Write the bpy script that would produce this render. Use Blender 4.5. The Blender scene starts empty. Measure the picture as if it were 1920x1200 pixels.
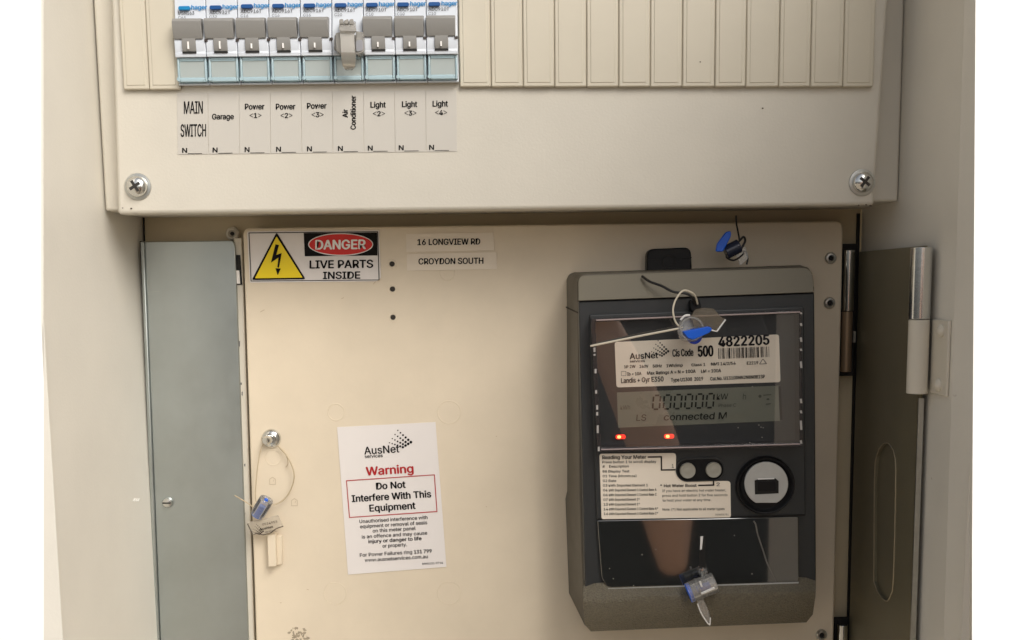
import bpy, bmesh, math, random
from mathutils import Vector, Matrix
random.seed(7)
SC = bpy.context.scene
COL = SC.collection
rad = math.radians

# ------------------------------------------------------------------ camera, sky, sun, exposure
F, PPX, PPY, PITCH, ROLL = 1900.0, 960.0, 755.0, 6.6, -0.012
CAM = Vector((0, -0.585, 0))
ROT = Matrix.Rotation(rad(90 - PITCH), 3, 'X') @ Matrix.Rotation(ROLL, 3, 'Z')
cd = bpy.data.cameras.new('camera')
cam = bpy.data.objects.new('camera', cd)
COL.objects.link(cam)
cam.location = CAM
cam.rotation_euler = ROT.to_euler()
cd.sensor_width = 36
cd.lens = F / 1920 * 36
cd.shift_x = 0
cd.shift_y = (PPY - 600) / 1920
cd.clip_start, cd.clip_end = 0.01, 100
SC.camera = cam

SUN_AZ, SUN_EL = 33, 37            # degrees right of the wall's normal, above level
w = bpy.data.worlds.new('World')
SC.world = w
w.use_nodes = True
nt = w.node_tree
bg = nt.nodes['Background']
sky = nt.nodes.new('ShaderNodeTexSky')
sky.sky_type = 'NISHITA'
sky.sun_disc = False
sky.sun_elevation = rad(SUN_EL)
sky.sun_rotation = rad(180 - SUN_AZ)
sky.air_density, sky.dust_density, sky.ozone_density = 1.0, 4.0, 1.0
hs = nt.nodes.new('ShaderNodeHueSaturation')
hs.inputs['Saturation'].default_value = 0.3
nt.links.new(sky.outputs[0], hs.inputs['Color'])
nt.links.new(hs.outputs[0], bg.inputs[0])
bg.inputs[1].default_value = 0.095

sd = bpy.data.lights.new('sun', 'SUN')
sun = bpy.data.objects.new('sun', sd)
COL.objects.link(sun)
sd.energy = 1.5
sd.angle = rad(36)
sd.color = (1.0, 0.95, 0.875)
az, el = rad(SUN_AZ), rad(SUN_EL)
sv = Vector((math.sin(az) * math.cos(el), -math.cos(az) * math.cos(el), math.sin(el)))
sun.rotation_euler = sv.to_track_quat('Z', 'Y').to_euler()

vs = SC.view_settings
vs.view_transform = 'Standard'
vs.look = 'None'
vs.exposure = 0.47
vs.gamma = 1
vs.use_curve_mapping = False
SC.cycles.transparent_max_bounces = 32

# ------------------------------------------------------------------ helpers
def Q(px, py, Y):
    """point of the plane y=Y seen at photo pixel (px, py)"""
    d = ROT @ Vector(((px - PPX) / F, -(py - PPY) / F, -1))
    return CAM + d * ((Y - CAM.y) / d.y)

def onX(px, py, X):
    d = ROT @ Vector(((px - PPX) / F, -(py - PPY) / F, -1)); return CAM + d * (X / d.x)

def srgb(r, g, b):
    f = lambda c: (c / 255 / 12.92) if c / 255 <= .04045 else ((c / 255 + .055) / 1.055) ** 2.4
    return (f(r), f(g), f(b))

MATS = {}
def mat(name, col, rough=.5, metal=0., bump=0., bscale=900, var=0., vscale=25, spec=.5, coat=0., emit=0., dirt=None, bdist=.0006):
    if name in MATS: return MATS[name]
    m = bpy.data.materials.new(name); m.use_nodes = True
    t = m.node_tree; b = t.nodes['Principled BSDF']
    b.inputs['Base Color'].default_value = (*col, 1)
    b.inputs['Roughness'].default_value = rough
    b.inputs['Metallic'].default_value = metal
    b.inputs['Specular IOR Level'].default_value = spec
    b.inputs['Coat Weight'].default_value = coat
    if emit:
        b.inputs['Emission Color'].default_value = (*col, 1)
        b.inputs['Emission Strength'].default_value = emit
    tc = t.nodes.new('ShaderNodeTexCoord')
    if var or dirt:
        n = t.nodes.new('ShaderNodeTexNoise'); n.inputs['Scale'].default_value = vscale
        n.inputs['Detail'].default_value = 6; n.inputs['Roughness'].default_value = .62
        t.links.new(tc.outputs['Object'], n.inputs['Vector'])
        r = t.nodes.new('ShaderNodeMapRange')
        r.inputs[1].default_value, r.inputs[2].default_value = .3, .7
        r.inputs[3].default_value, r.inputs[4].default_value = 1 - var, 1 + var * .6
        t.links.new(n.outputs[0], r.inputs[0])
        mx = t.nodes.new('ShaderNodeVectorMath'); mx.operation = 'SCALE'
        mx.inputs[0].default_value = col
        t.links.new(r.outputs[0], mx.inputs['Scale'])
        out = mx.outputs[0]
        if dirt:     # sparse specks and scuffs with a shape of their own
            n2 = t.nodes.new('ShaderNodeTexNoise'); n2.inputs['Scale'].default_value = dirt[1]
            n2.inputs['Detail'].default_value = 3
            t.links.new(tc.outputs['Object'], n2.inputs['Vector'])
            r2 = t.nodes.new('ShaderNodeMapRange')
            r2.inputs[1].default_value, r2.inputs[2].default_value = dirt[2], dirt[2] + .05
            t.links.new(n2.outputs[0], r2.inputs[0])
            mc = t.nodes.new('ShaderNodeMix'); mc.data_type = 'RGBA'
            t.links.new(r2.outputs[0], mc.inputs[0]); t.links.new(out, mc.inputs[6])
            mc.inputs[7].default_value = (*dirt[0], 1)
            out = mc.outputs[2]
        t.links.new(out, b.inputs['Base Color'])
        rr = t.nodes.new('ShaderNodeMapRange')
        rr.inputs[1].default_value, rr.inputs[2].default_value = .3, .7
        rr.inputs[3].default_value, rr.inputs[4].default_value = rough * .85, min(1, rough * 1.15)
        t.links.new(n.outputs[0], rr.inputs[0]); t.links.new(rr.outputs[0], b.inputs['Roughness'])
    if bump:
        n3 = t.nodes.new('ShaderNodeTexNoise'); n3.inputs['Scale'].default_value = bscale
        n3.inputs['Detail'].default_value = 2
        t.links.new(tc.outputs['Object'], n3.inputs['Vector'])
        bp = t.nodes.new('ShaderNodeBump'); bp.inputs['Strength'].default_value = bump
        bp.inputs['Distance'].default_value = bdist
        t.links.new(n3.outputs[0], bp.inputs['Height']); t.links.new(bp.outputs[0], b.inputs['Normal'])
    MATS[name] = m
    return m

def clear_mat(name, tint=(1, 1, 1), rough=.05, body=(.8, .85, .88), body_amount=.1, refl=1.5):
    """thin clear plastic: transparent, a little body colour, fresnel gloss"""
    if name in MATS: return MATS[name]
    m = bpy.data.materials.new(name); m.use_nodes = True
    t = m.node_tree; t.nodes.clear()
    o = t.nodes.new('ShaderNodeOutputMaterial')
    tr = t.nodes.new('ShaderNodeBsdfTransparent'); tr.inputs[0].default_value = (*tint, 1)
    df = t.nodes.new('ShaderNodeBsdfDiffuse'); df.inputs[0].default_value = (*body, 1)
    gl = t.nodes.new('ShaderNodeBsdfGlossy'); gl.inputs['Roughness'].default_value = rough
    fr = t.nodes.new('ShaderNodeFresnel'); fr.inputs[0].default_value = refl
    m1 = t.nodes.new('ShaderNodeMixShader'); m1.inputs[0].default_value = body_amount
    m2 = t.nodes.new('ShaderNodeMixShader')
    t.links.new(tr.outputs[0], m1.inputs[1]); t.links.new(df.outputs[0], m1.inputs[2])
    t.links.new(fr.outputs[0], m2.inputs[0])
    t.links.new(m1.outputs[0], m2.inputs[1]); t.links.new(gl.outputs[0], m2.inputs[2])
    t.links.new(m2.outputs[0], o.inputs[0])
    MATS[name] = m
    return m

def thing(name, label, cat, loc, group=None):
    o = bpy.data.objects.new(name, None); COL.objects.link(o)
    o.location = loc; o.empty_display_size = .01
    o['label'] = label; o['category'] = cat
    if group: o['group'] = group
    return o

def world_loc(o):
    p = Vector((0, 0, 0))
    while o: p += Vector(o.location); o = o.parent
    return p

def rounded(pts, r, n=6):
    """round the corners of a 2D polygon; r a number or one per corner"""
    out = []; N = len(pts)
    for i, p in enumerate(pts):
        ri = r[i] if isinstance(r, (list, tuple)) else r
        p = Vector(p[:2]); a = Vector(pts[i - 1][:2]); b = Vector(pts[(i + 1) % N][:2])
        if ri <= 0: out.append(tuple(p)); continue
        da, db = (a - p), (b - p)
        ra = min(ri, da.length * .49, db.length * .49)
        s, e = p + da.normalized() * ra, p + db.normalized() * ra
        for k in range(n + 1):
            t = k / n
            out.append(tuple(s * (1 - t) ** 2 + p * 2 * t * (1 - t) + e * t * t))
    return out

import os
try:        # the sans face that ships with Blender itself
    FONT = bpy.data.fonts.load(os.path.join(bpy.utils.system_resource('DATAFILES'), 'fonts', 'Inter.woff2'))
except Exception:
    FONT = None
_TXT = {}
def text_mesh(s):
    key = s
    if key not in _TXT:
        cu = bpy.data.curves.new('lettering', 'FONT'); cu.body = s; cu.size = 1
        if FONT: cu.font = FONT
        cu.resolution_u = 4; cu.fill_mode = 'FRONT'
        ob = bpy.data.objects.new('lettering', cu)
        me = bpy.data.meshes.new_from_object(ob)
        vs_ = [v.co.copy() for v in me.vertices]; fs = [tuple(p.vertices) for p in me.polygons]
        bpy.data.objects.remove(ob); bpy.data.curves.remove(cu); bpy.data.meshes.remove(me)
        _TXT[key] = (vs_, fs)
    return _TXT[key]

class MB:
    def __init__(s): s.bm = bmesh.new()
    def v(s, p): return s.bm.verts.new(p)
    def face(s, vv):
        try: return s.bm.faces.new(vv)
        except ValueError: return None
    def poly(s, pts): return s.face([s.v(p) for p in pts])
    def loft(s, rings, cap0=True, cap1=True, closed=True):
        R = [[s.v(p) for p in r] for r in rings]; n = len(R[0])
        for a, b in zip(R, R[1:]):
            for i in range(n if closed else n - 1):
                s.face([a[i], a[(i + 1) % n], b[(i + 1) % n], b[i]])
        if cap0: s.face(list(reversed(R[0])))
        if cap1: s.face(R[-1])
        return s
    def box(s, x0, x1, y0, y1, z0, z1):
        return s.loft([[(x0, y0, z0), (x1, y0, z0), (x1, y0, z1), (x0, y0, z1)],
                       [(x0, y1, z0), (x1, y1, z0), (x1, y1, z1), (x0, y1, z1)]])
    def prism(s, xz, y0, y1):
        return s.loft([[(x, y0, z) for x, z in xz], [(x, y1, z) for x, z in xz]])
    def pprism(s, px, Yf, Yb):
        """prism whose front outline is seen at photo pixels px on plane Yf and runs straight back to Yb"""
        pts = [Q(x, y, Yf) for x, y in px]
        return s.prism([(p.x, p.z) for p in pts], Yf, Yb)
    def side(s, x0, x1, yz):
        """profile in (y,z), extruded along x"""
        return s.loft([[(x0, y, z) for y, z in yz], [(x1, y, z) for y, z in yz]])
    def sheet(s, pts, t=.0006):
        """pixel points (px,py,Y) as a plate t thick"""
        f = [Q(*p) for p in pts]
        return s.loft([f, [p + Vector((0, t, 0)) for p in f]])
    def cyl(s, c, ax, r, h, n=24, r2=None):
        c = Vector(c); ax = Vector(ax).normalized(); q = ax.to_track_quat('Z', 'Y').to_matrix()
        ring = lambda rr, k: [c + q @ Vector((rr * math.cos(2 * math.pi * i / n), rr * math.sin(2 * math.pi * i / n), k)) for i in range(n)]
        return s.loft([ring(r, 0), ring(r if r2 is None else r2, h)])
    def lathe(s, c, ax, prof, n=28, cap0=True, cap1=True):
        c = Vector(c); ax = Vector(ax).normalized(); q = ax.to_track_quat('Z', 'Y').to_matrix()
        return s.loft([[c + q @ Vector((r * math.cos(2 * math.pi * i / n), r * math.sin(2 * math.pi * i / n), k)) for i in range(n)] for r, k in prof], cap0, cap1)
    def tube(s, pts, r, n=8, sub=6):
        pts = [Vector(p) for p in pts]
        if sub > 1 and len(pts) > 2:
            P = [pts[0] * 2 - pts[1]] + pts + [pts[-1] * 2 - pts[-2]]; o = []
            for i in range(1, len(P) - 2):
                for k in range(sub):
                    t = k / sub; a, b, c, d = P[i - 1:i + 3]
                    o.append(.5 * (2 * b + (c - a) * t + (2 * a - 5 * b + 4 * c - d) * t * t + (3 * b - a - 3 * c + d) * t ** 3))
            pts = o + [pts[-1]]
        rings = []; up = Vector((.3, .8, .5))
        for i, p in enumerate(pts):
            d = (pts[min(i + 1, len(pts) - 1)] - pts[max(i - 1, 0)]).normalized()
            x = (up - d * up.dot(d)).normalized(); up = x; y = d.cross(x)
            rings.append([p + (x * math.cos(2 * math.pi * k / n) + y * math.sin(2 * math.pi * k / n)) * r for k in range(n)])
        return s.loft(rings)
    def ptube(s, pts, r, n=8, sub=6): return s.tube([Q(*p) for p in pts], r, n, sub)
    def text(s, t, x, y, h, w=None, Y=0, ex=(1, -.012), ey=(0, 1), align='l', bold=0.):
        """lettering with baseline start (or middle) at pixel x,y on plane Y, cap height h, width w in photo pixels"""
        vs_, fs = text_mesh(t)
        if not vs_: return s
        H = max(v.y for v in text_mesh('H')[0]) - min(v.y for v in text_mesh('H')[0])
        x0, x1 = min(v.x for v in vs_), max(v.x for v in vs_)
        sy = h / H; sx = sy if w is None else w / (x1 - x0); W = (x1 - x0) * sx
        off = {'l': 0, 'c': -W / 2, 'r': -W}[align]
        e = bold * h * 2.6                               # a heavier face: struck again with a slight shift
        for n, (du, dv) in enumerate(((0, 0),) if not bold else ((-e, 0), (e, 0), (0, -e * .6), (0, e * .6), (0, 0))):
            V = []
            for v in vs_:
                a, b = (v.x - x0) * sx + off + du, -v.y * sy + dv
                V.append(s.v(Q(x + a * ex[0] + b * ey[0], y + a * ex[1] + b * ey[1], Y - 6e-6 * n)))
            for f in fs: s.face([V[i] for i in f])
        return s
    def flat(s, px, Y): return s.poly([Q(x, y, Y) for x, y in px])
    def bar(s, a, b, wd, Y):
        a, b = Vector(a), Vector(b); d = (b - a).normalized(); n = Vector((-d.y, d.x)) * wd / 2
        return s.flat([a + n, b + n, b - n, a - n], Y)
    def disc(s, x, y, r, Y, n=16, ry=None):
        ry = r if ry is None else ry
        return s.flat([(x + r * math.cos(2 * math.pi * i / n), y + ry * math.sin(2 * math.pi * i / n)) for i in range(n)], Y)
    def frame(s, outer, inner, Y):
        O = [s.v(Q(x, y, Y)) for x, y in outer]; I = [s.v(Q(x, y, Y)) for x, y in inner]; n = len(O)
        for i in range(n): s.face([O[i], O[(i + 1) % n], I[(i + 1) % n], I[i]])
        return s
    def build(s, name, m, parent=None, bevel=0, seg=2, smooth=True, label=None, origin=None):
        bmesh.ops.recalc_face_normals(s.bm, faces=s.bm.faces[:])
        me = bpy.data.meshes.new(name); o = bpy.data.objects.new(name, me); COL.objects.link(o)
        if parent is not None:
            o.parent = parent; off = world_loc(parent)
        else:
            if origin is None:
                vv = [v.co for v in s.bm.verts]
                lo = Vector([min(v[i] for v in vv) for i in range(3)]); hi = Vector([max(v[i] for v in vv) for i in range(3)])
                origin = Vector(((lo.x + hi.x) / 2, (lo.y + hi.y) / 2, lo.z))
            off = Vector(origin); o.location = off
        bmesh.ops.translate(s.bm, verts=s.bm.verts[:], vec=-off)
        s.bm.to_mesh(me); s.bm.free()
        me.materials.append(m)
        if smooth:
            for p in me.polygons: p.use_smooth = True
            me.set_sharp_from_angle(angle=rad(35))
        if bevel:
            b = o.modifiers.new('bevel', 'BEVEL'); b.width = bevel; b.segments = seg; b.limit_method = 'ANGLE'; b.angle_limit = rad(40)
        if label: o['label'] = label
        return o


# ------------------------------------------------------------------ materials
CREAM = mat('cream_powder_coat', srgb(227, 222, 211), .42, bump=.12, bscale=700, var=.04, vscale=18, dirt=(srgb(150, 135, 112), 60, .76))
COVER = mat('cream_cover_enamel', srgb(205, 199, 186), .4, bump=.14, bscale=700, var=.05, vscale=14)
BACKM = mat('cream_back_steel', srgb(206, 191, 160), .45, bump=.08, bscale=500, var=.05, vscale=14)
CREAM2 = mat('cream_paint_satin', srgb(216, 209, 194), .4, bump=.08, bscale=500, var=.04, vscale=14)
BOARD = mat('cream_moulded_board', srgb(225, 211, 188), .34, bump=.07, bscale=400, var=.08, vscale=11)
IVORY = mat('ivory_plastic', srgb(202, 194, 176), .38, bump=.03, bscale=300, var=.03)
GALV = mat('galvanised_sheet', srgb(178, 184, 182), .38, .88, bump=.05, bscale=150, var=.08, vscale=20)
DARKPLATE = mat('grey_brown_coated_steel', srgb(126, 119, 98), .38, .3, bump=.04, bscale=300, var=.05)
CHROME = mat('zinc_plated_steel', (.72, .72, .70), .18, 1.0, bump=.04, bscale=400)
STEEL = mat('dull_plated_steel', (.55, .55, .52), .32, 1.0, var=.1, vscale=200)
BLACK = mat('black_void', (.008, .007, .006), .7)
BLACKP = mat('black_plastic', (.008, .008, .009), .4, spec=.25)
DARKGREY = mat('dark_grey_plastic', srgb(47, 49, 50), .42, bump=.08, bscale=1500, var=.05)
CASE = mat('charcoal_plastic', srgb(86, 81, 71), .5, bump=.12, bscale=1500, var=.06)
HOOD = mat('lit_grey_plastic', srgb(110, 103, 87), .5, bump=.12, bscale=1500, var=.06)  # same grey plastic, warm light on the hood put into the colour
ROUGHHOOD = mat('grained_grey_plastic', srgb(114, 106, 88), .34, bump=1.0, bscale=1000, var=.4, vscale=1100, bdist=.0011)
GLOSSDARK = mat('glossy_dark_plastic', srgb(36, 38, 37), .05, spec=1.0, coat=1.0)
GLOSSDARK.node_tree.nodes['Principled BSDF'].inputs['Coat IOR'].default_value = 2.1
PAPER = mat('white_vinyl', srgb(232, 226, 222), .35, var=.02)
PAPERW = mat('warm_white_vinyl', srgb(250, 238, 220), .4, var=.02)
CLEARPAPER = mat('label_film', srgb(196, 191, 182), .28)
INK = mat('black_ink', (.006, .005, .005), .6, spec=.15)
GREYINK = mat('grey_ink', (.10, .10, .11), .5)
RED = mat('red_ink', srgb(214, 32, 22), .4)
DKRED = mat('dark_red_ink', srgb(176, 24, 28), .45)
YELLOW = mat('yellow_ink', srgb(250, 222, 20), .4)
WHITE = mat('white_ink', srgb(245, 242, 238), .4)
BREAKER = mat('white_breaker_plastic', srgb(210, 215, 222), .35, var=.02)
TOGGLE = mat('grey_toggle_plastic', srgb(140, 138, 134), .45, bump=.03, bscale=600, var=.03)
BLUE = mat('navy_button_plastic', srgb(12, 76, 140), .35)
LIGHTBLUE = mat('sky_blue_plastic', srgb(10, 128, 184), .35)
LOGOBLUE = mat('cyan_blue_ink', srgb(30, 130, 190), .4)
SEALBLUE = mat('bright_blue_plastic', srgb(18, 100, 226), .3)
LCD = mat('lcd_glass', srgb(122, 124, 111), .3, var=.03)
LCDINK = mat('lcd_segment', srgb(28, 31, 26), .5, spec=.2)
LCDFAINT = mat('lcd_segment_faint', srgb(74, 78, 68), .4)
GREYBTN = mat('grey_rubber', srgb(164, 160, 148), .5)
PLATEGREY = mat('grey_metal_plate', srgb(196, 196, 192), .4, .2, var=.05, vscale=150)
LED = mat('lit_red_led', (1.0, .035, .02), .3, emit=.9)
LEDCORE = mat('lit_led_core', (1.0, .36, .10), .3, emit=2.5)
WIRE = mat('clear_nylon_wire', srgb(214, 204, 184), .25)
WIREBLACK = mat('black_cable_sheath', (.012, .010, .009), .4)
WALLM = mat('white_render', srgb(246, 246, 246), .85, bump=.2, bscale=120, var=.02, vscale=8)
CLEARBLUE = clear_mat('clear_bluish_plastic', (.86, .95, .97), .06, srgb(206, 232, 240), .6)
CLEARPANE = clear_mat('clear_terminal_pane', (.95, .98, .98), .10, srgb(214, 222, 218), .5)
CLEAR = clear_mat('clear_plastic', (.97, .97, .97), .06, srgb(226, 222, 214), .26)
CLEAR2 = clear_mat('clear_barrel', (.98, .98, 1), .06, srgb(220, 222, 235), .12)
CLEARBLU2 = clear_mat('blue_clear_plastic', (.6, .75, 1), .06, srgb(70, 120, 225), .8)
WINDOW = clear_mat('clear_window', (.98, .98, .98), .02, (.5, .5, .5), .0, 2.3)
RIM = clear_mat('clear_window_rim', (.75, .74, .76), .08, srgb(160, 150, 150), .10)
SKIN = mat('skin', srgb(226, 178, 150), .5)
SHIRT = mat('dark_cloth', (.03, .032, .036), .9)
TROUSER = mat('dark_denim', (.02, .022, .03), .9)
HAIR = mat('dark_hair', (.02, .014, .01), .6)
LOCKP = clear_mat('scuffed_clear_plastic', (.92, .91, .89), .16, srgb(230, 225, 216), .34)

# ------------------------------------------------------------------ pale backdrop far behind the box
XL, XR, YB, YF, ZT, ZB = -.2362, .2262, .076, -.073, .33, -.36   # inside of the cabinet
m = MB(); m.box(-9, 9, 3.0, 3.1, -5, 5)
o = m.build('backdrop', WALLM); o['kind'] = 'structure'
m = MB(); m.poly([(-8, -9, -1.35), (8, -9, -1.35), (8, 2.9, -1.35), (-8, 2.9, -1.35)])
o = m.build('ground', mat('warm_concrete', (.33, .275, .205), .9, bump=.3, bscale=40, var=.1, vscale=3)); o['kind'] = 'structure'

# ------------------------------------------------------------------ cabinet
cab = thing('meter_cabinet', 'open cream steel meter cabinet holding the switchboard and the meter', 'cabinet', (0, YB, ZB))
MB().box(XL - .002, XR + .002, YB, YB + .002, ZB, ZT).build('back_plate', BACKM, cab)
m = MB(); yz = [(YB - .0005, ZB), (YF, ZB), (YF, -.050), (-.0712, -.0145), (-.0220, ZT), (YB - .0005, ZT)]
m.loft([[(XL - .0012, y, z) for y, z in yz], [(XL, y, z) for y, z in yz]]); m.build('side_panel', CREAM, cab)
m = MB(); rings = []
for z in (ZB, ZT):
    q = (z - .138) / (-.18 - .138)
    yf, ye, xe = -.0645 - .004 * q, -.0690 - .0205 * q, .2270 + .0032 * q
    rings.append([(XR, YB - .0005, z), (XR, yf, z), (xe, ye, z), (xe + .0012, ye, z), (XR + .0012, yf + .001, z), (XR + .0012, YB - .0005, z)])
m.loft(rings); m.build('side_panel', CREAM, cab, smooth=False)
MB().box(XL - .002, XR + .002, -.02, YB + .002, ZT, ZT + .002).build('top_panel', CREAM, cab)
MB().box(XL - .002, XR + .002, YF, YB + .002, ZB - .002, ZB).build('bottom_panel', CREAM, cab)
m = MB(); m.pprism([(82, 600), (90, 742), (118, 1202), (131, 1420), (82, 1420)], YF - .0016, YF - .0004); m.build('front_lip', CREAM, cab)
m = MB(); m.pprism([(1818, 872), (1818, 1420), (1791, 1420), (1802, 1200)], -.0915, -.0905); m.build('front_lip', CREAM, cab)
m = MB(); m.box(.2750, .2870, -.49, -.092, ZB, ZT); m.build('unseen_door', CREAM, cab, bevel=.002)  # unseen open door, added to block light coming from the right

for i in range(3):
    p, q = [onX(250 + 4 * i + d, 940 - e, XL + .0002) for d, e in ((0, 0), (3, 5))]
    MB().tube([p, q], .0003, 5, 1).build('scratch_reflection_line', WHITE, cab)
# left frame strip beside the grey cover
m = MB(); m.pprism([(437, 446), (453, 446), (479, 1260), (467, 1260), (441, 470)], .066, YB - .0004)
fs = m.build('frame_strip', CREAM2, cab, bevel=.0006)
m = MB(); m.pprism([(442, 478), (450, 478), (454, 534), (444, 534)], .0652, .0665)
m.build('latch_slot', BLACK, fs)
m = MB(); m.pprism([(442.5, 507), (448.5, 507), (450, 532), (444, 532)], .0645, .0654)
m.build('latch_tongue', WHITE, fs)
# small screw boss in the back plate
bs = Q(434, 438, .070)
m = MB(); m.lathe(bs + Vector((0, .005, 0)), (0, -1, 0), [(.0045, 0), (.0042, .003), (.0030, .0042), (.0026, .0042), (.0016, .0025), (.0005, .0022)])
sb = m.build('screw_boss', CREAM2, cab)
MB().lathe(bs + Vector((0, .0018, 0)), (0, -1, 0), [(.0013, 0), (.0012, .0006)]).build('screw_hole', BLACK, sb)
# edge wear chips on the frame strip
for (x, y, a, b) in [(444, 560, 2, 5), (446, 596, 2, 8), (452, 718, 3, 4), (454, 735, 2, 7), (459, 870, 2, 5), (458, 962, 4, 4), (449, 640, 2, 10)]:
    m = MB(); m.flat([(x - a / 2, y), (x + a / 2, y - 1), (x + a / 2.4, y + b), (x - a / 2.2, y + b - 1)], .0657)
    m.build('paint_chip', GREYINK, fs)
# black gap at the foot of the left wall, dark line at the back corner is open space: black strips stand in for its shade
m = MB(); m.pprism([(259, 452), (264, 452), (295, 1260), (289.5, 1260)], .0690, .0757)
m.build('corner_gap_shade', BLACK, cab)
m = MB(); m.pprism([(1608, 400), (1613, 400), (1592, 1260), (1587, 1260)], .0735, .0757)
m.build('corner_gap_shade', BLACK, cab)
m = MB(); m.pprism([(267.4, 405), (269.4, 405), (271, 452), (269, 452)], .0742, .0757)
m.build('corner_gap_shade', BLACK, cab)

# ------------------------------------------------------------------ grey galvanised cover on the left
gp = thing('grey_cover_panel', 'tall grey galvanised cover panel at the left of the meter board', 'panel', Q(365, 1260, .064))
m = MB(); m.pprism(rounded([(271, 453), (437, 451), (441, 462), (468, 1260), (303, 1260)], [0, 5, 8, 0, 0]), .0640, .0670)
m.build('sheet', GALV, gp, bevel=.0005)
m = MB(); m.pprism([(262.5, 453), (269.7, 453), (301, 1260), (294, 1260)], .0625, .0670)
m.build('folded_edge', GALV, gp, bevel=.0006)
c = Q(314.5, 942, .0635)
m = MB(); m.lathe(c, (0, -1, 0), [(.0036, 0), (.0035, .0008), (.0028, .0018), (.0012, .0022)])
scw = m.build('screw', CHROME, gp)
m = MB(); m.box(c.x - .0026, c.x + .0026, c.y - .0026, c.y - .0019, c.z - .0004, c.z + .0004); m.build('slot', BLACK, scw)
for p, q, wd in (((277, 548), (300, 546), 1), ((276, 552), (288, 551), 1), ((424, 1018), (460, 1062), .45)):
    m = MB(); m.bar(p, q, wd, .0638)
    m.build('scratch_reflection_line', mat('bare_scratch', srgb(180, 186, 180), .4), gp)

# ------------------------------------------------------------------ switchboard cover
sc_ = thing('switchboard_cover', 'cream steel switchboard cover across the top of the cabinet', 'cover', (0, .04, .0428))
m = MB(); m.box(-.2350, .2258, .0130, .0745, .0458, ZT - .002)
m.build('tray', COVER, sc_, bevel=.0015, seg=3)
m = MB(); m.prism([(-.2232, .0428), (.2074, .0428), (.2118, .1551), (.2165, ZT - .004), (-.2170, ZT - .004), (-.2200, .1600)], 0, .0125)
m.build('face_plate', COVER, sc_, bevel=.0022, seg=4)
for i, (sx, sy) in enumerate(((258, 350), (1617, 342))):
    c = Q(sx, sy, -.0006)
    m = MB(); m.lathe(c, (0, -1, 0), [(.0076, -.0004), (.0074, .0002), (.0062, .0004)])
    s1 = m.build('screw', STEEL, sc_)
    m = MB(); m.lathe(c, (0, -1, 0), [(.0060, .0003), (.0059, .0014), (.0052, .0030), (.0034, .0042), (.0010, .0046)])
    m.build('screw_head', CHROME, s1)
    m = MB(); a = rad(32 + 20 * i)
    for k in range(2):
        d = Vector((math.cos(a + k * math.pi / 2), 0, math.sin(a + k * math.pi / 2))); n = Vector((-d.z, 0, d.x))
        y = Vector((0, -.0047 + k * .0001, 0)); L, W = .0034, .0008
        m.loft([[c + y + d * L + n * W, c + y - d * L + n * W, c + y - d * L - n * W, c + y + d * L - n * W],
                [c + d * L + n * W, c - d * L + n * W, c - d * L - n * W, c + d * L - n * W]])
    m.build('cross_slot', mat('slot_dark', (.06, .055, .05), .4, .6), s1)
# grey plate painting the shade of the slot over the breakers
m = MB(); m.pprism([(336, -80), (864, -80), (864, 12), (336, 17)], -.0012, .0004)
m.build('slot_shade', mat('slot_shade_grey', srgb(96, 100, 108), .6), sc_)
for (x, y, r) in [(1430, 203, 2), (1313, 116, 1.6), (230, 390, 1.4), (246, 391, 2.2), (1632, 386, 3), (1624, 384, 2), (1610, 385, 2)]:
    m = MB(); m.disc(x, y, r, -.0003 if y > 165 else -.0040, 7, r * .7)
    m.build('speck', mat('dirt_speck', srgb(70, 58, 44), .7), sc_)

# blank fillers
def filler(xs, label, ybot):
    t = thing('filler_strip', label, 'filler strip', Q((xs[0] + xs[-1]) / 2, ybot, -.001), 'blank pole filler strips')
    for i in range(len(xs) - 1):
        a, b = Q(xs[i], ybot, -.0030), Q(xs[i + 1], ybot, -.0030)
        pass
        m = MB(); g = .00007
        m.prism([(a.x + g, z), (b.x - g, z), (b.x - g + .0006, ZT - .01), (a.x + g - .0003, ZT - .01)] if False else
                [(a.x + g, a.z), (b.x - g, a.z), (b.x - g, .29), (a.x + g, .29)], -.0030 - .0003 * ((i * 7) % 3) / 2, -.0002)
        f = m.build('blank_cover', IVORY, t, bevel=.0007)
        m = MB(); w0 = .0022
        m.prism([(a.x + w0, a.z + w0), (b.x - w0, a.z + w0), (b.x - w0, .285), (a.x + w0, .285)], -.0033 - .0003 * ((i * 7) % 3) / 2, -.0028)
        m.build('raised_face', IVORY, f, bevel=.0003)
    return t
z = 0
filler([231, 280, 338], 'short two-pole ivory filler strip left of the main switch', 168)
filler([862, 921, 981, 1040, 1100, 1160, 1219, 1279, 1340, 1398, 1460, 1519, 1580, 1638],
       'long ivory filler strip of thirteen blanks right of the breakers', 163)

# ------------------------------------------------------------------ circuit breakers
NB = 9
BX = [Q(331.5 + 58.72 * i, 150 - .7 * i, -.007).x for i in range(NB + 1)]
def bz(py, Y, x=590): return Q(x, py, Y).z
bl = ['white breaker above the MAIN SWITCH label, lighter blue button and toggle up',
      'white breaker with grey toggle above the Garage label',
      'white breaker with grey toggle above the Power <1> label',
      'white breaker with grey toggle above the Power <2> label',
      'white breaker with grey toggle above the Power <3> label',
      'white breaker above the Air Conditioner label, toggle covered by a clear clip',
      'white breaker with grey toggle above the Light <2> label',
      'white breaker with grey toggle above the Light <3> label',
      'white breaker with grey toggle above the Light <4> label, last beside the blanks']
codes = ['MSN163', 'ADC932T', 'ADC916T', 'ADC916T', 'ADC916T', 'ADC916T', 'ADC910T', 'ADC910T', 'ADC910T']
rates = ['C63', 'C32', 'C16', 'C16', 'C16', 'C20', 'C10', 'C10', 'C10']
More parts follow.
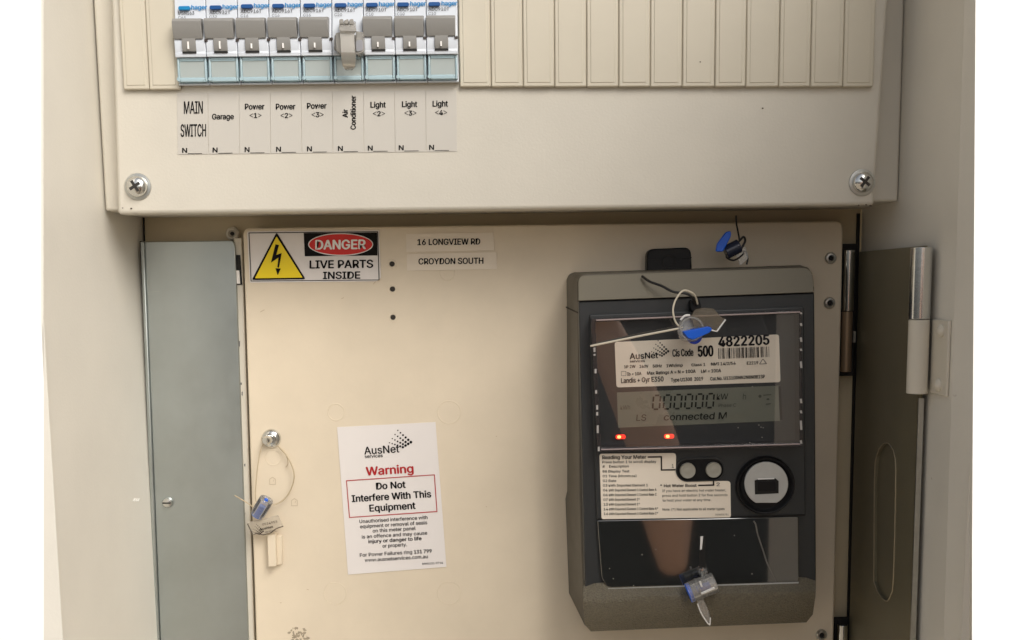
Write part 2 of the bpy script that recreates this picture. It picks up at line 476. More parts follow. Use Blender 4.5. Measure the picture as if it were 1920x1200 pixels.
for i in range(NB):
    x0, x1 = BX[i] + .00018, BX[i + 1] - .00018
    xm = (x0 + x1) / 2; W = x1 - x0
    px0 = 332 + 58.65 * i; dy = -.7 * i                       # pixel of the left edge, for lettering
    zc = 2.2 - .012 * 0
    b = thing('circuit_breaker', bl[i], 'circuit breaker', (xm, 0, bz(156, -.003)), 'row of circuit breakers')
    m = MB()
    m.side(x0, x1, [(0, bz(-30, 0)), (-.0050, bz(-28, -.005)), (-.0055, bz(3, -.0055)), (-.0060, bz(31, -.006)), (-.0080, bz(64, -.0080)),
                    (-.0092, bz(74, -.0092)), (-.0083, bz(95.5, -.0083)), (-.0088, bz(97, -.0088)), (-.0086, bz(104.5, -.0086)),
                    (-.0030, bz(106, -.003)), (-.0028, bz(153, -.0028)), (-.0045, bz(154, -.0045)), (-.0042, bz(157.5, -.0042)), (0, bz(158, 0))])
    m.build('body', BREAKER, b, bevel=.0004)
    # name window with its button and lettering
    yy = 9.2 + (4 if i == 0 else 3 if i == 1 else 0) * .5
    m = MB()
    rb = rounded([(px0 + 2, yy + dy), (px0 + 24, yy + dy - .3), (px0 + 24, yy + 7.5 + dy - .3), (px0 + 2, yy + 7.5 + dy)], 3.4)
    m.pprism(rb, -.0074, -.0055)
    m.build('test_button', LIGHTBLUE if i == 0 else BLUE, b, bevel=.0002)
    m = MB(); m.text('hager', px0 + 27, yy + 6.3 + dy, 8.0, 29, -.0063, bold=.022)
    m.build('maker_lettering', LOGOBLUE, b, smooth=False)
    m = MB(); m.text(codes[i], px0 + 2, yy + 16.5 + dy, 6.4, 30 if i == 0 else 39, -.0063, bold=.008)
    m.text(rates[i], px0 + 2, yy + 24.5 + dy, 5.4, 14, -.0066)
    m.build('type_lettering', GREYINK, b, smooth=False)
    # toggle
    up = i != 5
    m = MB()
    if up:
        m.side(x0 + .0001, x1 - .0011, [(-.0062, bz(33, -.0062)), (-.0108, bz(31.5, -.0108)), (-.0121, bz(36, -.0121)), (-.0116, bz(54, -.0116)), (-.0100, bz(70, -.0100)), (-.0070, bz(70, -.007))])
        m.side(x0 + W * .26, x0 + W * .70, [(-.0070, bz(64, -.007)), (-.0099, bz(64, -.0099)), (-.0101, bz(70, -.0101)), (-.0100, bz(84, -.0100)), (-.0091, bz(94, -.0091)), (-.0070, bz(94, -.007))])
        tg = m.build('toggle', TOGGLE, b, bevel=.00025)
        m = MB(); zt, zb = bz(75, -.0104), bz(89, -.0104)
        if i > 1: zt = bz(80, -.0104)
        m.box(xm - .0009, xm - .0001, -.0105, -.0096, zb, zt); m.build('on_mark', WHITE, tg)
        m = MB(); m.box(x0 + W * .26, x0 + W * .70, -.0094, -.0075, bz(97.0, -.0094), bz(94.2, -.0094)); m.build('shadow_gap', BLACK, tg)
    else:   # switched off: the paddle lies down
        m.side(x0 + W * .10, x1 - W * .05, [(-.0070, bz(66, -.007)), (-.0105, bz(66, -.0105)), (-.0140, bz(88, -.0140)), (-.0130, bz(96, -.013)), (-.0070, bz(95, -.007))])
        tg = m.build('toggle', TOGGLE, b, bevel=.0006)
    # indicator dash at the right shoulder
    m = MB(); m.pprism([(px0 + 51, 73.5 + dy), (px0 + 57, 73 + dy), (px0 + 57, 77.5 + dy), (px0 + 51, 78 + dy)], -.0097, -.0080)
    m.build('indicator_dash', mat('dash_brown', (.05, .035, .03), .5), b)
    # terminal cover
    zt, zb = bz(105.5, -.0070), bz(151, -.0070)
    def zr(py): return bz(py, -.0068)
    m = MB(); g = .0004
    for (a, c_, p, q) in ((x0 + g, x0 + .0016, zb, zt), (x1 - .0016, x1 - g, zb, zt), (x0 + .0017, x1 - .0017, zt - .0014, zt), (x0 + .0017, x1 - .0017, zb, zb + .0024)):
        m.box(a, c_, -.0071, -.0031, p, q)
    tc_ = m.build('terminal_cover', CLEARBLUE, b, bevel=.0004)
    MB().box(x0 + .0017, x1 - .0017, -.0064, -.0060, zb + .0025, zt - .0015).build('pane', CLEARPANE, tc_)
    m = MB()
    m.box(x0 + .0020, x1 - .0020, -.0069, -.0065, zr(112), zr(110.5)); m.box(x0 + .0030, x1 - .0030, -.0069, -.0065, zr(145.5), zr(143))
    m.build('rib', CLEARBLUE, tc_)
    m = MB()
    m.cyl((x0 + .0011, -.0032, zr(146)), (0, -1, 0), .0011, .0044, 12); m.build('corner_pin', CLEARBLUE, tc_)

# clear lock clip over the sixth toggle
lk = thing('toggle_lock', 'scuffed clear plastic lock clip hanging on the Air Conditioner breaker toggle', 'lock clip', Q(652, 132, -.02))
m = MB()
prof = [(637, 40, -.009, 667), (635, 52, -.018, 667), (637, 58, -.020, 668), (637, 62, -.0180, 664), (638, 76, -.0205, 664), (639, 98, -.0215, 666), (640, 112, -.0195, 667), (642, 124, -.0165, 666), (648, 131, -.0115, 660)]
L = [[Q(a, y, Y) for a, y, Y, b in prof], [Q(b, y, Y) for a, y, Y, b in prof]]
th = Vector((0, .0014, 0))
m.loft([[p0, p1, p1 + th, p0 + th] for p0, p1 in zip(*L)])
m.build('band', LOCKP, lk, bevel=.0004)
m = MB(); m.pprism(rounded([(629, 62), (637, 60), (640, 100), (631, 97)], 2), -.016, -.008); m.build('cheek', LOCKP, lk, bevel=.0004)
m = MB(); m.pprism(rounded([(667, 58), (681, 60), (682, 98), (668, 103)], 3), -.015, -.008); m.build('cheek', LOCKP, lk, bevel=.0004)
m = MB(); m.pprism(rounded([(667, 76), (680, 74), (680, 94), (668, 97)], 4), -.0156, -.0145)
m.build('thumb_pad', mat('grey_translucent', srgb(150, 150, 155), .3), lk)
m = MB()
for k, (a, b_) in enumerate(((636, 643), (645, 653), (655, 662))): m.pprism(rounded([(a, 36 + k % 2 * 2), (b_, 35), (b_, 44), (a, 45)], 2), -.015, -.008)
m.build('grip_tooth', LOCKP, lk, bevel=.0004)

# ------------------------------------------------------------------ circuit labels
CLN = ['MAIN SWITCH', 'Garage', 'Power <1>', 'Power <2>', 'Power <3>', 'Air Conditioner', 'Light <2>', 'Light <3>', 'Light <4>']
NX = [342, 399, 459, 518, 576, 634, 690, 748, 805]
for i in range(NB):
    a, b_ = 332 + 58.3 * i, 332 + 58.3 * (i + 1) - .8
    yt, yb = 174 - .55 * i, 289.5 - .62 * i
    t = thing('circuit_label', 'printed paper label reading %s under its breaker' % CLN[i], 'label', Q((a + b_) / 2, yb, 0), 'circuit name labels')
    m = MB(); m.pprism([(a, yt), (b_, yt - .7), (b_ + 1, yb - .7), (a + 1.4, yb)], -.0003, -.0001)
    m.build('paper', CLEARPAPER, t)
    m = MB(); Y = -.0005
    if i == 0:
        m.text('MAIN', 362.5, 213, 23, 35, Y, align='c', bold=.006); m.text('SWITCH', 362.5, 256, 23, 47, Y, align='c', bold=.006)
    elif i == 1: m.text('Garage', 418, 223.5, 10, 40, Y, align='c', bold=.02)
    elif i == 5:
        m.text('Air', 652, 220, 9.5, 15, Y, ex=(0, -1), ey=(1, 0), bold=.02); m.text('Conditioner', 667, 242.5, 9.5, 63, Y, ex=(0, -1), ey=(1, 0), bold=.02)
    else:
        cx = {2: 477.5, 3: 535.5, 4: 594, 6: 709, 7: 768, 8: 825.5}[i]; by = {2: 205, 3: 205, 4: 203.5, 6: 201.5, 7: 200.5, 8: 199.5}[i]
        wd, d = CLN[i].split(' ')
        m.text(wd, cx, by, 10.5, 36 if i < 5 else 28, Y, align='c', bold=.02)
        m.text(d[1], cx + 1.6, by + 16, 9, None, Y, align='c', bold=.02)
        for sx in (-1, 1):
            m.bar((cx + 1.6 + sx * 11, by + 11.3), (cx + 1.6 + sx * 4.5, by + 8), .9, Y); m.bar((cx + 1.6 + sx * 11, by + 11.3), (cx + 1.6 + sx * 4.5, by + 14.5), .9, Y)
    nb = 286.5 - .72 * i
    m.text('N', NX[i], nb, 9, 8.5, Y, bold=.018); m.bar((NX[i] + 10, nb + 1.5), (NX[i] + 37, nb + 1.1), .9, Y)
    m.build('lettering', INK, t, smooth=False)

# ------------------------------------------------------------------ meter board
YBRD = .060
mb = thing('meter_board', 'large cream hinged meter board carrying the meter', 'panel', Q(1020, 1270, YBRD))
m = MB(); m.pprism(rounded([(455, 428), (1581.5, 414.5), (1561, 1280), (482.5, 1280)], [14, 16, 0, 0]), YBRD, .070)
m.build('board', BOARD, mb, bevel=.0012, seg=3)
for (x, y) in ((1557, 484), (1555, 568), (1540, 1190)):
    c = Q(x, y, YBRD - .0002)
    m = MB(); m.lathe(c, (0, -1, 0), [(.0037, 0), (.0036, .0007), (.0029, .0015), (.0019, .0016), (.0013, .0006), (.0004, .0004)])
    rv = m.build('rivet', STEEL, mb)
    MB().lathe(c, (0, -1, 0), [(.0014, .0007), (.0013, .0012)]).build('rivet_hole', BLACK, rv)
for (x, y) in ((735, 495), (736, 542), (737, 595)):
    c = Q(x, y, YBRD)
    m = MB(); m.lathe(c, (0, -1, 0), [(.0030, -.0002), (.0028, .0003), (.0018, .0003), (.0016, -.0001)])
    h = m.build('screw_hole', BOARD, mb)
    MB().lathe(c, (0, -1, 0), [(.00165, -.0001), (.00155, .00045)]).build('hole_core', mat('hole_dark', (.03, .024, .018), .7), h)
for (x, y, r) in ((630, 773, 17), (842, 773, 23), (628, 1113, 23), (842, 1112, 24), (838, 512, 15), (512, 858, 16)):
    c = Q(x, y, YBRD); r *= .000338
    m = MB(); m.lathe(c, (0, -1, 0), [(r, -.0001), (r - .0002, .00022), (r - .0006, .00022), (r - .0008, -.0001)], 40, False, False)
    m.build('knockout', BOARD, mb)
# ivory sliding catch and moulded arrow marks
m = MB(); m.pprism(rounded([(501, 1003), (516, 1002), (518, 1062), (503, 1063)], 1.5), YBRD - .0075, YBRD - .0003)
ct = m.build('sliding_catch', BOARD, mb, bevel=.0006)
m = MB(); m.pprism([(518, 1003), (528, 1005), (529, 1058), (519, 1061)], YBRD - .0030, YBRD - .0003); m.build('catch_guide', BOARD, ct, bevel=.0006)
m = MB()
for (x, y) in ((511, 902), (552, 942)):
    o_ = [(x - 6, y + 7), (x - 6, y - 4), (x, y - 8), (x + 6, y - 4), (x + 6, y + 7)]
    m.frame(o_, [(x + (a - x) * .8, y + (b - y) * .8) for a, b in o_], YBRD - .0002)
    m.bar((x + 1, y + 1), (x + 3, y - 3), 1, YBRD - .0002)
m.build('moulded_mark', mat('board_shade', srgb(198, 182, 156), .5), mb)
# peeled, dirty patch near the bottom edge
random.seed(3)
m = MB()
for k in range(70):
    a = random.uniform(0, 6.28); r = random.uniform(3, 19)
    x, y = 558 + r * math.cos(a) * 1.05, 1196 + r * math.sin(a) * 1.1
    s = random.uniform(.8, 3.2); q = random.uniform(0, 3.1)
    m.flat([(x + s * math.cos(q + t) * (1.6 if t in (0, 3.14) else .7), y + s * math.sin(q + t)) for t in (0, 1.2, 2.2, 3.14, 4.2, 5.3)], YBRD - .00025 - k * 1e-6)
m.build('scuff', mat('scuff_grey', srgb(172, 158, 136), .8, var=.35, vscale=400), mb)
for (x, y, L_, a) in ((488, 585, 9, -.5), (700, 533, 10, -.9), (930, 818, 2, 0), (911, 950, 2, 0), (640, 560, 5, -.4), (575, 1105, 4, .2), (525, 1130, 3, .1), (742, 1030, 2, 0)):
    m = MB(); m.bar((x, y), (x + L_ * math.cos(a), y + L_ * math.sin(a)), 1.2, YBRD - .0002)
    m.build('scratch_reflection_line', mat('faint_scratch', srgb(196, 176, 146), .6), mb)

# latch knob on the board
c = Q(509, 822, YBRD - .0003)
kn = thing('latch_stud', 'shiny domed metal latch stud at the left edge of the meter board', 'stud', c)
m = MB(); m.lathe(c, (0, -1, 0), [(.0062, 0), (.0061, .0010), (.0052, .0022), (.0036, .0030), (.0030, .0022)]); m.build('washer', CHROME, kn)
m = MB(); m.lathe(c, (-.35, -1, -.1), [(.0028, .0015), (.0028, .0060), (.0022, .0072), (.0008, .0076)]); m.build('pin', CHROME, kn)

# ------------------------------------------------------------------ signs on the board
YS = YBRD - .0005
T1, T2, T3 = YS - .0003, YS - .0006, YS - .0009
t = thing('danger_sign', 'white danger sign with yellow lightning triangle and red oval', 'sign', Q(588, 528, YBRD))
m = MB(); m.pprism(rounded([(463, 434), (711, 431.5), (714, 521), (706, 527.5), (468.5, 530)], [4, 3, 1, 1, 3]), YS, YBRD - .0001)
m.build('backing', PAPER, t)
m = MB()
m.frame([(466, 436), (708.8, 433.8), (711.5, 525.4), (470, 527.6)], [(467.5, 437.5), (707.4, 435.3), (710, 524.2), (471.4, 526.3)], T1)
m.flat([(569.5, 437), (707, 436), (707.8, 479), (571.5, 480.5)], T1)
m.text('LIVE PARTS', 640, 502.5, 14.5, 118, T1, align='c', bold=.02); m.text('INSIDE', 640.5, 522.6, 13, 69, T1, align='c', bold=.02)
tri = rounded([(518.5, 435.5), (573, 523.5), (472, 525)], 4)
m.flat(tri, T1)
m.build('black_print', INK, t, smooth=False)
m = MB(); m.flat(rounded([(518.5, 443), (567.5, 520.5), (478, 521.8)], 2), T2)
m.build('yellow_triangle', YELLOW, t, smooth=False)
m = MB()
m.flat([(516.5, 458), (523, 459.5), (518, 478), (528, 474.5), (523, 502), (520, 501), (522, 483), (508, 492.5)], T3)
m.flat([(516.5, 503), (526.5, 503.5), (520.5, 516)], T3)
m.build('lightning_bolt', INK, t, smooth=False)
m = MB(); m.disc(638.8, 458.3, 61, T2, 48, 21.2); m.build('oval_border', WHITE, t, smooth=False)
m = MB(); m.disc(638.8, 458.3, 59.2, T3, 48, 19.4); m.build('red_oval', RED, t, smooth=False)
m = MB(); m.text('DANGER', 638.5, 467, 17, 93, T3 - .0003, align='c', bold=.022); m.build('white_lettering', WHITE, t, smooth=False)

for (pts, s, x, y, wd, lab) in (([(761, 438.5), (925, 436), (926.5, 469.5), (762, 472.5)], '16 LONGVIEW RD', 783, 459.5, 117, 'pale label strip reading 16 LONGVIEW RD'),
                               ([(762.5, 476.5), (930.5, 473), (932, 504.5), (763, 507.5)], 'CROYDON SOUTH', 785, 495.7, 121, 'pale label strip reading CROYDON SOUTH')):
    t = thing('address_label', lab + ' on the meter board', 'label', Q(pts[3][0] + 80, pts[3][1], YBRD), 'address label strips')
    m = MB(); m.pprism(rounded(pts, 2), YS, YBRD - .0001); m.build('strip', mat('pale_tape', srgb(232, 220, 202), .35), t)
    m = MB(); m.text(s, x, y, 11, wd, T1, bold=.016); m.build('lettering', INK, t, smooth=False)

def logo(m, ax, ay, sx, sy, Y, ex, ey):
    """fan of dots that grow to the right"""
    for i in range(6):
        for j in range(4):
            u, v = i / 5, j / 3
            x = u * 24.5 + v * (-15.5 * (1 - u) - 15 * u); y = u * 22 + v * (23 * (1 - u) + 9.5 * u)
            r = (1.25 + 1.3 * u) * (1.05 - .15 * v)
            x, y = x * sx, y * sy
            m.disc(ax + x * ex[0] + y * ey[0], ay + x * ex[1] + y * ey[1], r * sx, Y - 2e-6 * (i + 6 * j), 10, r * sy)

t = thing('warning_sticker', 'tilted white sticker with red Warning heading low on the board', 'sticker', Q(744, 1077, YBRD))
m = MB(); m.pprism([(632, 801), (816.5, 791.5), (837, 1063), (652.5, 1077.5)], YS, YBRD - .0001); m.build('backing', PAPER, t)
ex, ey = (1, -.062), (.074, 1)
k = lambda X, Yv: (600 + X / 3.53, 760 + Yv / 3.53)
def wt(m, s, X, Yv, wd, h, bold=0.):
    x, y = k(X, Yv); m.text(s, x, y, h, wd / 3.53, T1, ex, ey, bold=max(bold, .010))
m = MB()
wt(m, 'AusNet', 295, 325, 230, 14, .004); wt(m, 'services', 297, 349, 118, 6)
logo(m, *k(515, 166), 1, 1, T1, (1, -.0), (0, 1))
wt(m, 'Do Not', 374, 557, 192, 12.4, .02); wt(m, 'Interfere With This', 213, 640, 522, 12.4, .02); wt(m, 'Equipment', 330, 703, 302, 12.4, .02)
for s, X, Yv, wd, bo in (('Unauthorised interference with', 262, 780, 450, 0), ('equipment or removal of seals', 266, 814, 444, 0), ('on this meter panel', 350, 842, 283, 0),
                         ('is an offence and may cause', 278, 882, 432, .01), ('injury or danger to life', 322, 913, 350, .018), ('or property.', 415, 942, 160, 0),
                         ('For Power Failures ring', 265, 1003, 345, 0), ('131 799', 624, 982, 115, .02), ('www.ausnetservices.com.au', 298, 1037, 416, 0), ('MM0131 0714', 678, 1056, 136, 0)):
    wt(m, s, X, Yv, wd, 6.4 if Yv < 1050 else 3.6, bo)
m.build('black_print', INK, t, smooth=False)
m = MB(); wt(m, 'Warning', 308, 464, 310, 15.4, .02)
m.build('red_heading', DKRED, t, smooth=False)
m = MB(); oc = [k(172, 496), k(760, 457), k(777, 706), k(192, 745)]; ce = (sum(p[0] for p in oc) / 4, sum(p[1] for p in oc) / 4)
sgn = [(1, 1), (-1, 1), (-1, -1), (1, -1)]
m.frame(oc, [(p[0] + 1.7 * s_[0], p[1] + 1.7 * s_[1]) for p, s_ in zip(oc, sgn)], T1)
m.build('red_box', mat('dull_red_ink', srgb(178, 60, 62), .45), t, smooth=False)

# ------------------------------------------------------------------ electricity meter
mt = thing('electricity_meter', 'dark grey electricity meter with digital display and clear window', 'meter', Q(1300, 1180, .059))
back = [(1062, 524), (1066, 514), (1076, 510.5), (1500, 497), (1518, 503), (1524, 540), (1526, 800), (1526, 1085), (1515, 1150), (1485, 1166), (1108, 1180), (1096, 1172), (1066, 1112), (1059.5, 935), (1063, 920)]
front = [(1083, 530), (1087, 518), (1098, 513.5), (1496, 501), (1517, 507), (1526.5, 540), (1528.5, 800), (1530, 1090), (1527, 1135), (1511, 1166), (1108, 1184), (1097, 1168), (1093, 1100), (1087, 935), (1086.5, 918)]
m = MB(); m.loft([[Q(x, y, .0590) for x, y in back], [Q(x, y, .0100) for x, y in front]])
m.build('housing', CASE, mt, bevel=.0015, seg=3)
m = MB(); m.ptube([(1062, 576, .0575), (1072, 581, .035), (1084, 586, .0095)], .0005, 6, 2); m.build('case_seam', BLACK, mt)
# top hood: leaning face
m = MB()
top = rounded([(1084, 517), (1524, 501), (1526, 548), (1084.5, 564)], [14, 26, 0, 0])
def hoodY(x, y): return .0098 - .0105 * max(0, min(1, (y - (515 - (x - 1084) * .034)) / 48))
m.loft([[Q(x, y, hoodY(x, y)) for x, y in top], [Q(x, y, .0102) for x, y in top]])
m.build('top_hood', HOOD, mt, bevel=.0008)
# face
m = MB(); m.pprism(rounded([(1085, 565.5), (1526.5, 549.5), (1529.5, 1095), (1097, 1104)], 3), .0010, .0102)
m.build('face', DARKGREY, mt, bevel=.0006)
m = MB(); m.pprism(rounded([(1105, 590), (1508, 575), (1511, 966), (1119, 976)], 4), -.0010, .0012)
fa = m.build('face_panel', DARKGREY, mt, bevel=.0008)
# lower hood, grained, with a soft ridge
m = MB(); rows = []
xl = [1095, 1093.5, 1093, 1093.5, 1097, 1108]; xr = [1530, 1530, 1529.5, 1529, 1524, 1512]
yl = [1094, 1106, 1122, 1132, 1172, 1184]; yr = [1082, 1094, 1108, 1118, 1152, 1167]; Ys = [-.0004, -.0030, -.0066, -.0070, -.0010, .0040]
N = 12
for j in range(6):
    rows.append([Q(xl[j] + (xr[j] - xl[j]) * i / N, yl[j] + (yr[j] - yl[j]) * i / N, Ys[j] + (.003 if i in (0, N) else 0)) for i in range(N + 1)])
bk = [p + Vector((0, .013, 0)) for p in rows[-1]]; bt = [Vector((p.x, .0098, p.z)) for p in rows[0]]
m.loft([bt] + rows + [[Vector((p.x, .0098, p.z)) for p in rows[-1]]], True, True, closed=False)
lh = m.build('lower_hood', ROUGHHOOD, mt)
# glossy terminal cover
m = MB(); m.pprism(rounded([(1120, 976), (1497, 969), (1498, 1091), (1150, 1103), (1138, 1100), (1128, 1084)], [2, 2, 4, 8, 4, 8]), -.0022, .0012)
tcv = m.build('terminal_cover', GLOSSDARK, mt, bevel=.0008)
m = MB(); m.pprism([(1121, 971.6), (1510, 965.2), (1510, 967.4), (1121, 974.2)], -.0013, .0)
m.build('cover_seam', BLACK, mt)
m = MB(); m.ptube([(1140, 1104, -.0024), (1320, 1098.5, -.0024), (1497, 1092.5, -.0024)], .0005, 6, 1); m.build('cover_edge', PLATEGREY, tcv)
m = MB(); m.pprism(rounded([(1310, 1006), (1323, 1004), (1323, 1064), (1311, 1066)], 5), -.0027, -.0015); sl = m.build('screw_slot', BLACK, tcv)
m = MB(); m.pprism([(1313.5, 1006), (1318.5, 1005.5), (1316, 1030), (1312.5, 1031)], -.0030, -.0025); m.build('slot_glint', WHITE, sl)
cs = Q(1317, 1071, -.0028)
m = MB(); m.lathe(cs, (0, -1, 0), [(.0025, -.001), (.0025, .0012), (.0021, .0020), (.0008, .0022)], 14)
for q in range(8):
    a = q * math.pi / 4; m.cyl(cs + Vector((math.cos(a) * .0023, 0, math.sin(a) * .0023)), (0, -1, 0), .0006, .0021, 6)
m.build('sealing_screw', CHROME, tcv)
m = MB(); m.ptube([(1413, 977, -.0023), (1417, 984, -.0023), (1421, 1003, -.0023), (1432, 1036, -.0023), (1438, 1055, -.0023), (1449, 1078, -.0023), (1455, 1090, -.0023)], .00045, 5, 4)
m.build('scratch_reflection_line', mat('painted_reflection', srgb(120, 116, 110), .5), tcv)  # pale line paints the reflection of a hanging cable
random.seed(11)
m = MB()
for (x, y) in ((1377, 1004), (1410, 1076), (1204, 1040), (1143, 1066), (1188, 1098), (1150, 1085), (1230, 1030)):
    m.disc(x, y, random.uniform(.7, 1.4), -.0024, 6)
m.build('dust', mat('dust_fleck', srgb(150, 145, 135), .8), tcv)
# mounting lug
m = MB(); m.pprism(rounded([(1213, 512), (1213.5, 467), (1295.5, 463.5), (1297.5, 508)], [0, 14, 14, 0]), .0500, .0595)
lg = m.build('mounting_lug', BLACKP, mt, bevel=.0008)
m = MB(); m.lathe(Q(1254, 490, .0500), (0, -1, 0), [(.0042, -.001), (.0042, .0004), (.0036, .0004), (.0034, -.0006)], 24); m.build('lug_hole', BLACK, lg)
m = MB(); m.pprism([(1213, 486), (1238, 485), (1238, 487), (1213, 488)], .0497, .0503); m.pprism([(1270, 483), (1297, 482), (1297, 484), (1270, 485)], .0497, .0503); m.build('lug_rib', BLACK, lg)

# nameplate
ex, ey = (1, -.043), (.03, 1)
YN = -.0016; N1 = YN - .0003
npx = [(1152.5, 641.5), (1460.5, 627), (1463.5, 716.5), (1156, 726.5)]
m = MB(); m.pprism(rounded(npx, 5), YN, -.0008); npl = m.build('nameplate', PAPERW, mt)
k = lambda X, Yv: (1140 + X / 5.647, 600 + Yv / 5.647)
def nt_(m, s, X, Yv, wd, h, bold=0.):
    x, y = k(X, Yv); m.text(s, x, y, h, wd / 5.647, N1, ex, ey, bold=max(bold * 1.8, .014))
m = MB()
nt_(m, 'AusNet', 232, 415, 297, 11); nt_(m, 'services', 232, 450, 158, 4.4)
logo(m, *k(530, 219), .77, .9, N1, (1, -.0), (0, 1))
nt_(m, 'Cis Code', 685, 388, 218, 13.2); nt_(m, '500', 957, 388, 155, 19.5, .012); nt_(m, '4822205', 1175, 281, 530, 18, .014)
for s, X, Yv, wd, h in (('1P 2W', 172, 511, 118, 5.4), ('240V', 335, 507, 92, 5.4), ('50Hz', 475, 503, 95, 5.4), ('1Wh/imp', 620, 500, 170, 5.4), ('Class 1', 885, 490, 145, 5), ('NMI 14/2/54', 1093, 482, 258, 5.2), ('E2219', 1472, 472, 118, 5.4),
                        ('Ib = 10A', 205, 589, 148, 5.8), ('Max Ratings A = N = 100A', 415, 580, 512, 6), ('LM = 100A', 988, 560, 208, 6),
                        ('Landis + Gyr E350', 140, 668, 447, 9), ('Type U1300  2019', 668, 654, 338, 6.6), ('Cat.No. U1310DNN2N8N0B1SP', 1083, 640, 578, 6.2)):
    nt_(m, s, X, Yv, wd, h, .004)
random.seed(5); X = 1172
while X < 1708:                                     # bar code of uneven bars
    wd = random.choice((4, 4, 8, 12)); a, b = k(X, 300 - (X - 1170) * .037), k(X + 3, 412 - (X - 1170) * .037)
    m.bar(a, b, wd / 5.647, N1); X += wd + random.choice((6, 6, 9, 14))
m.bar(k(140, 545), k(190, 543), .6, N1); m.bar(k(140, 590), k(190, 588), .6, N1); m.bar(k(141, 545), k(141, 590), .6, N1); m.bar(k(190, 545), k(190, 588), .6, N1)
a = [k(1605, 466), k(1640, 412), k(1680, 462)]
for p, q in ((0, 1), (1, 2), (2, 0)): m.bar(a[p], a[q], .9, N1)
m.build('print', INK, npl, smooth=False)

# display
lcp = [(1157, 738), (1459, 724.5), (1462, 788), (1160, 800)]
m = MB(); m.pprism([(1157, 736), (1463, 723), (1466, 789), (1159, 802)], -.0012, -.0006); dsp = m.build('display', LCD, mt)
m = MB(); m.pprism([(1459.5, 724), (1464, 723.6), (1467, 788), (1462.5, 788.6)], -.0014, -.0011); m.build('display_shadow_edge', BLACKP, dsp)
m = MB(); Y = -.0015
def seg0(x, y, w_, h_, sl=.09):                      # seven-segment zero
    P = lambda a, b: (x + a * w_ + (1 - b) * h_ * sl, y + b * h_ - a * w_ * .03)
    g = .06
    for (a0, b0), (a1, b1) in (((.18, 0), (.82, 0)), ((.18, 1), (.82, 1)), ((0, g + .02), (0, .5 - g)), ((0, .5 + g), (0, 1 - g)), ((1, g), (1, .5 - g)), ((1, .5 + g), (1, 1 - g))):
        m.bar(P(a0, b0), P(a1, b1), 3.1, Y)
for i in range(6): seg0(1223.5 + 20.1 * i, 741.5 - .62 * i, 12.8, 26)
m.text('connected M', 1244.5, 788.2, 12.4, 117, Y, (1, -.025), (-.1, 1), bold=.012)
m.text('kW', 1343.5, 749.5, 11, 21, Y, (1, -.04), (-.1, 1)); m.text('LS', 1193, 789, 11.5, 18, Y, (1, -.025), (-.1, 1))
m.build('digit', LCDINK, dsp, smooth=False)
m = MB(); m.text('h', 1392.5, 749, 11, 6, Y, (1, -.03), (-.1, 1)); m.text('Phase C', 1347, 763.5, 6.5, 33, Y, (1, -.03), (-.1, 1))
m.disc(1425, 743, 3, Y, 10); m.bar((1431, 741), (1446, 740), 1.6, Y); m.disc(1440, 748.5, 3, Y, 8, 2); m.bar((1436, 758), (1445, 757), 2, Y)
m.text('kWh', 1163, 768, 8, 18, Y, (1, -.03), (-.1, 1))
m.build('indicator', LCDFAINT, dsp, smooth=False)

# warning lamps
for (x, y) in ((1163, 819.5), (1254, 818.5)):
    c = Q(x, y, -.0012)
    m = MB(); m.pprism(rounded([(x - 8.5, y - 4), (x + 10, y - 4.5), (x + 10, y + 3.5), (x - 8.5, y + 4)], 4), -.0020, -.0008); lm = m.build('lamp', LED, mt)
    m = MB(); m.pprism(rounded([(x - 5.5, y - 3), (x + 1.5, y - 3), (x + 1.5, y + 2.6), (x - 5.5, y + 2.6)], 2.6), -.0022, -.0019); m.build('lamp_core', LEDCORE, lm)

# clear window: front pane and rim
wo = rounded([(1108, 598), (1503, 581.5), (1505.5, 838), (1121, 847.5)], 4)
wi = rounded([(1116, 603.5), (1498, 588), (1499.5, 830), (1127, 839)], 3)
m = MB(); YW = -.0105
f0 = [Q(x, y, YW) for x, y in wo]; f1 = [Q(x, y, YW) for x, y in wi]
m.loft([[Vector((p.x, -.0012, p.z)) for p in f0], f0, f1, [Vector((p.x, -.0012, p.z)) for p in f1]], False, False)
wr = m.build('window', RIM, mt, bevel=.0004)
m = MB(); m.flat(wi, YW + .0003); m.build('pane', WINDOW, wr, smooth=False)
m = MB()
for (y0, y1, xo) in ((652, 660, 1113), (664, 667, 1113), (692, 700, 1115), (732, 738, 1116), (760, 768, 1118), (773, 779, 1118), (798, 812, 1119), (838, 846, 1121)):
    m.pprism([(xo, y0), (xo + 3.5, y0 - .4), (xo + 3.5, y1), (xo, y1)], YW - .0003, YW + .0004)
for (y0, y1) in ((586, 589), (606, 611), (633, 641), (654, 658), (678, 690), (748, 756), (770, 775), (789, 806), (826, 832)):
    m.pprism([(1500, y0), (1503.5, y0 - .4), (1504.5, y1), (1501, y1)], YW - .0003, YW + .0004)
m.build('edge_glint', mat('glint_pale', srgb(190, 186, 182), .3), wr)  # pale strips paint the sparkle along the window's side edges
for pts in ([(1118, 600.5), (1310, 592.5), (1500, 585)], [(1127, 843), (1310, 838.5), (1500, 832.5)]):
    m = MB(); m.ptube([(x, y, YW - .0002) for x, y in pts], .0004, 6, 1)
    m.build('window_lip', mat('frosted_lip', srgb(176, 160, 158), .25), wr)
m = MB()
for (x, y) in ((1384, 802), (1423, 797), (1427, 801), (1431, 802), (1429, 820), (1406, 830), (1411, 725)): m.disc(x, y, 1.1, YW - .0002, 6)
m.build('dust', mat('dust_fleck', srgb(150, 145, 135), .8), wr)

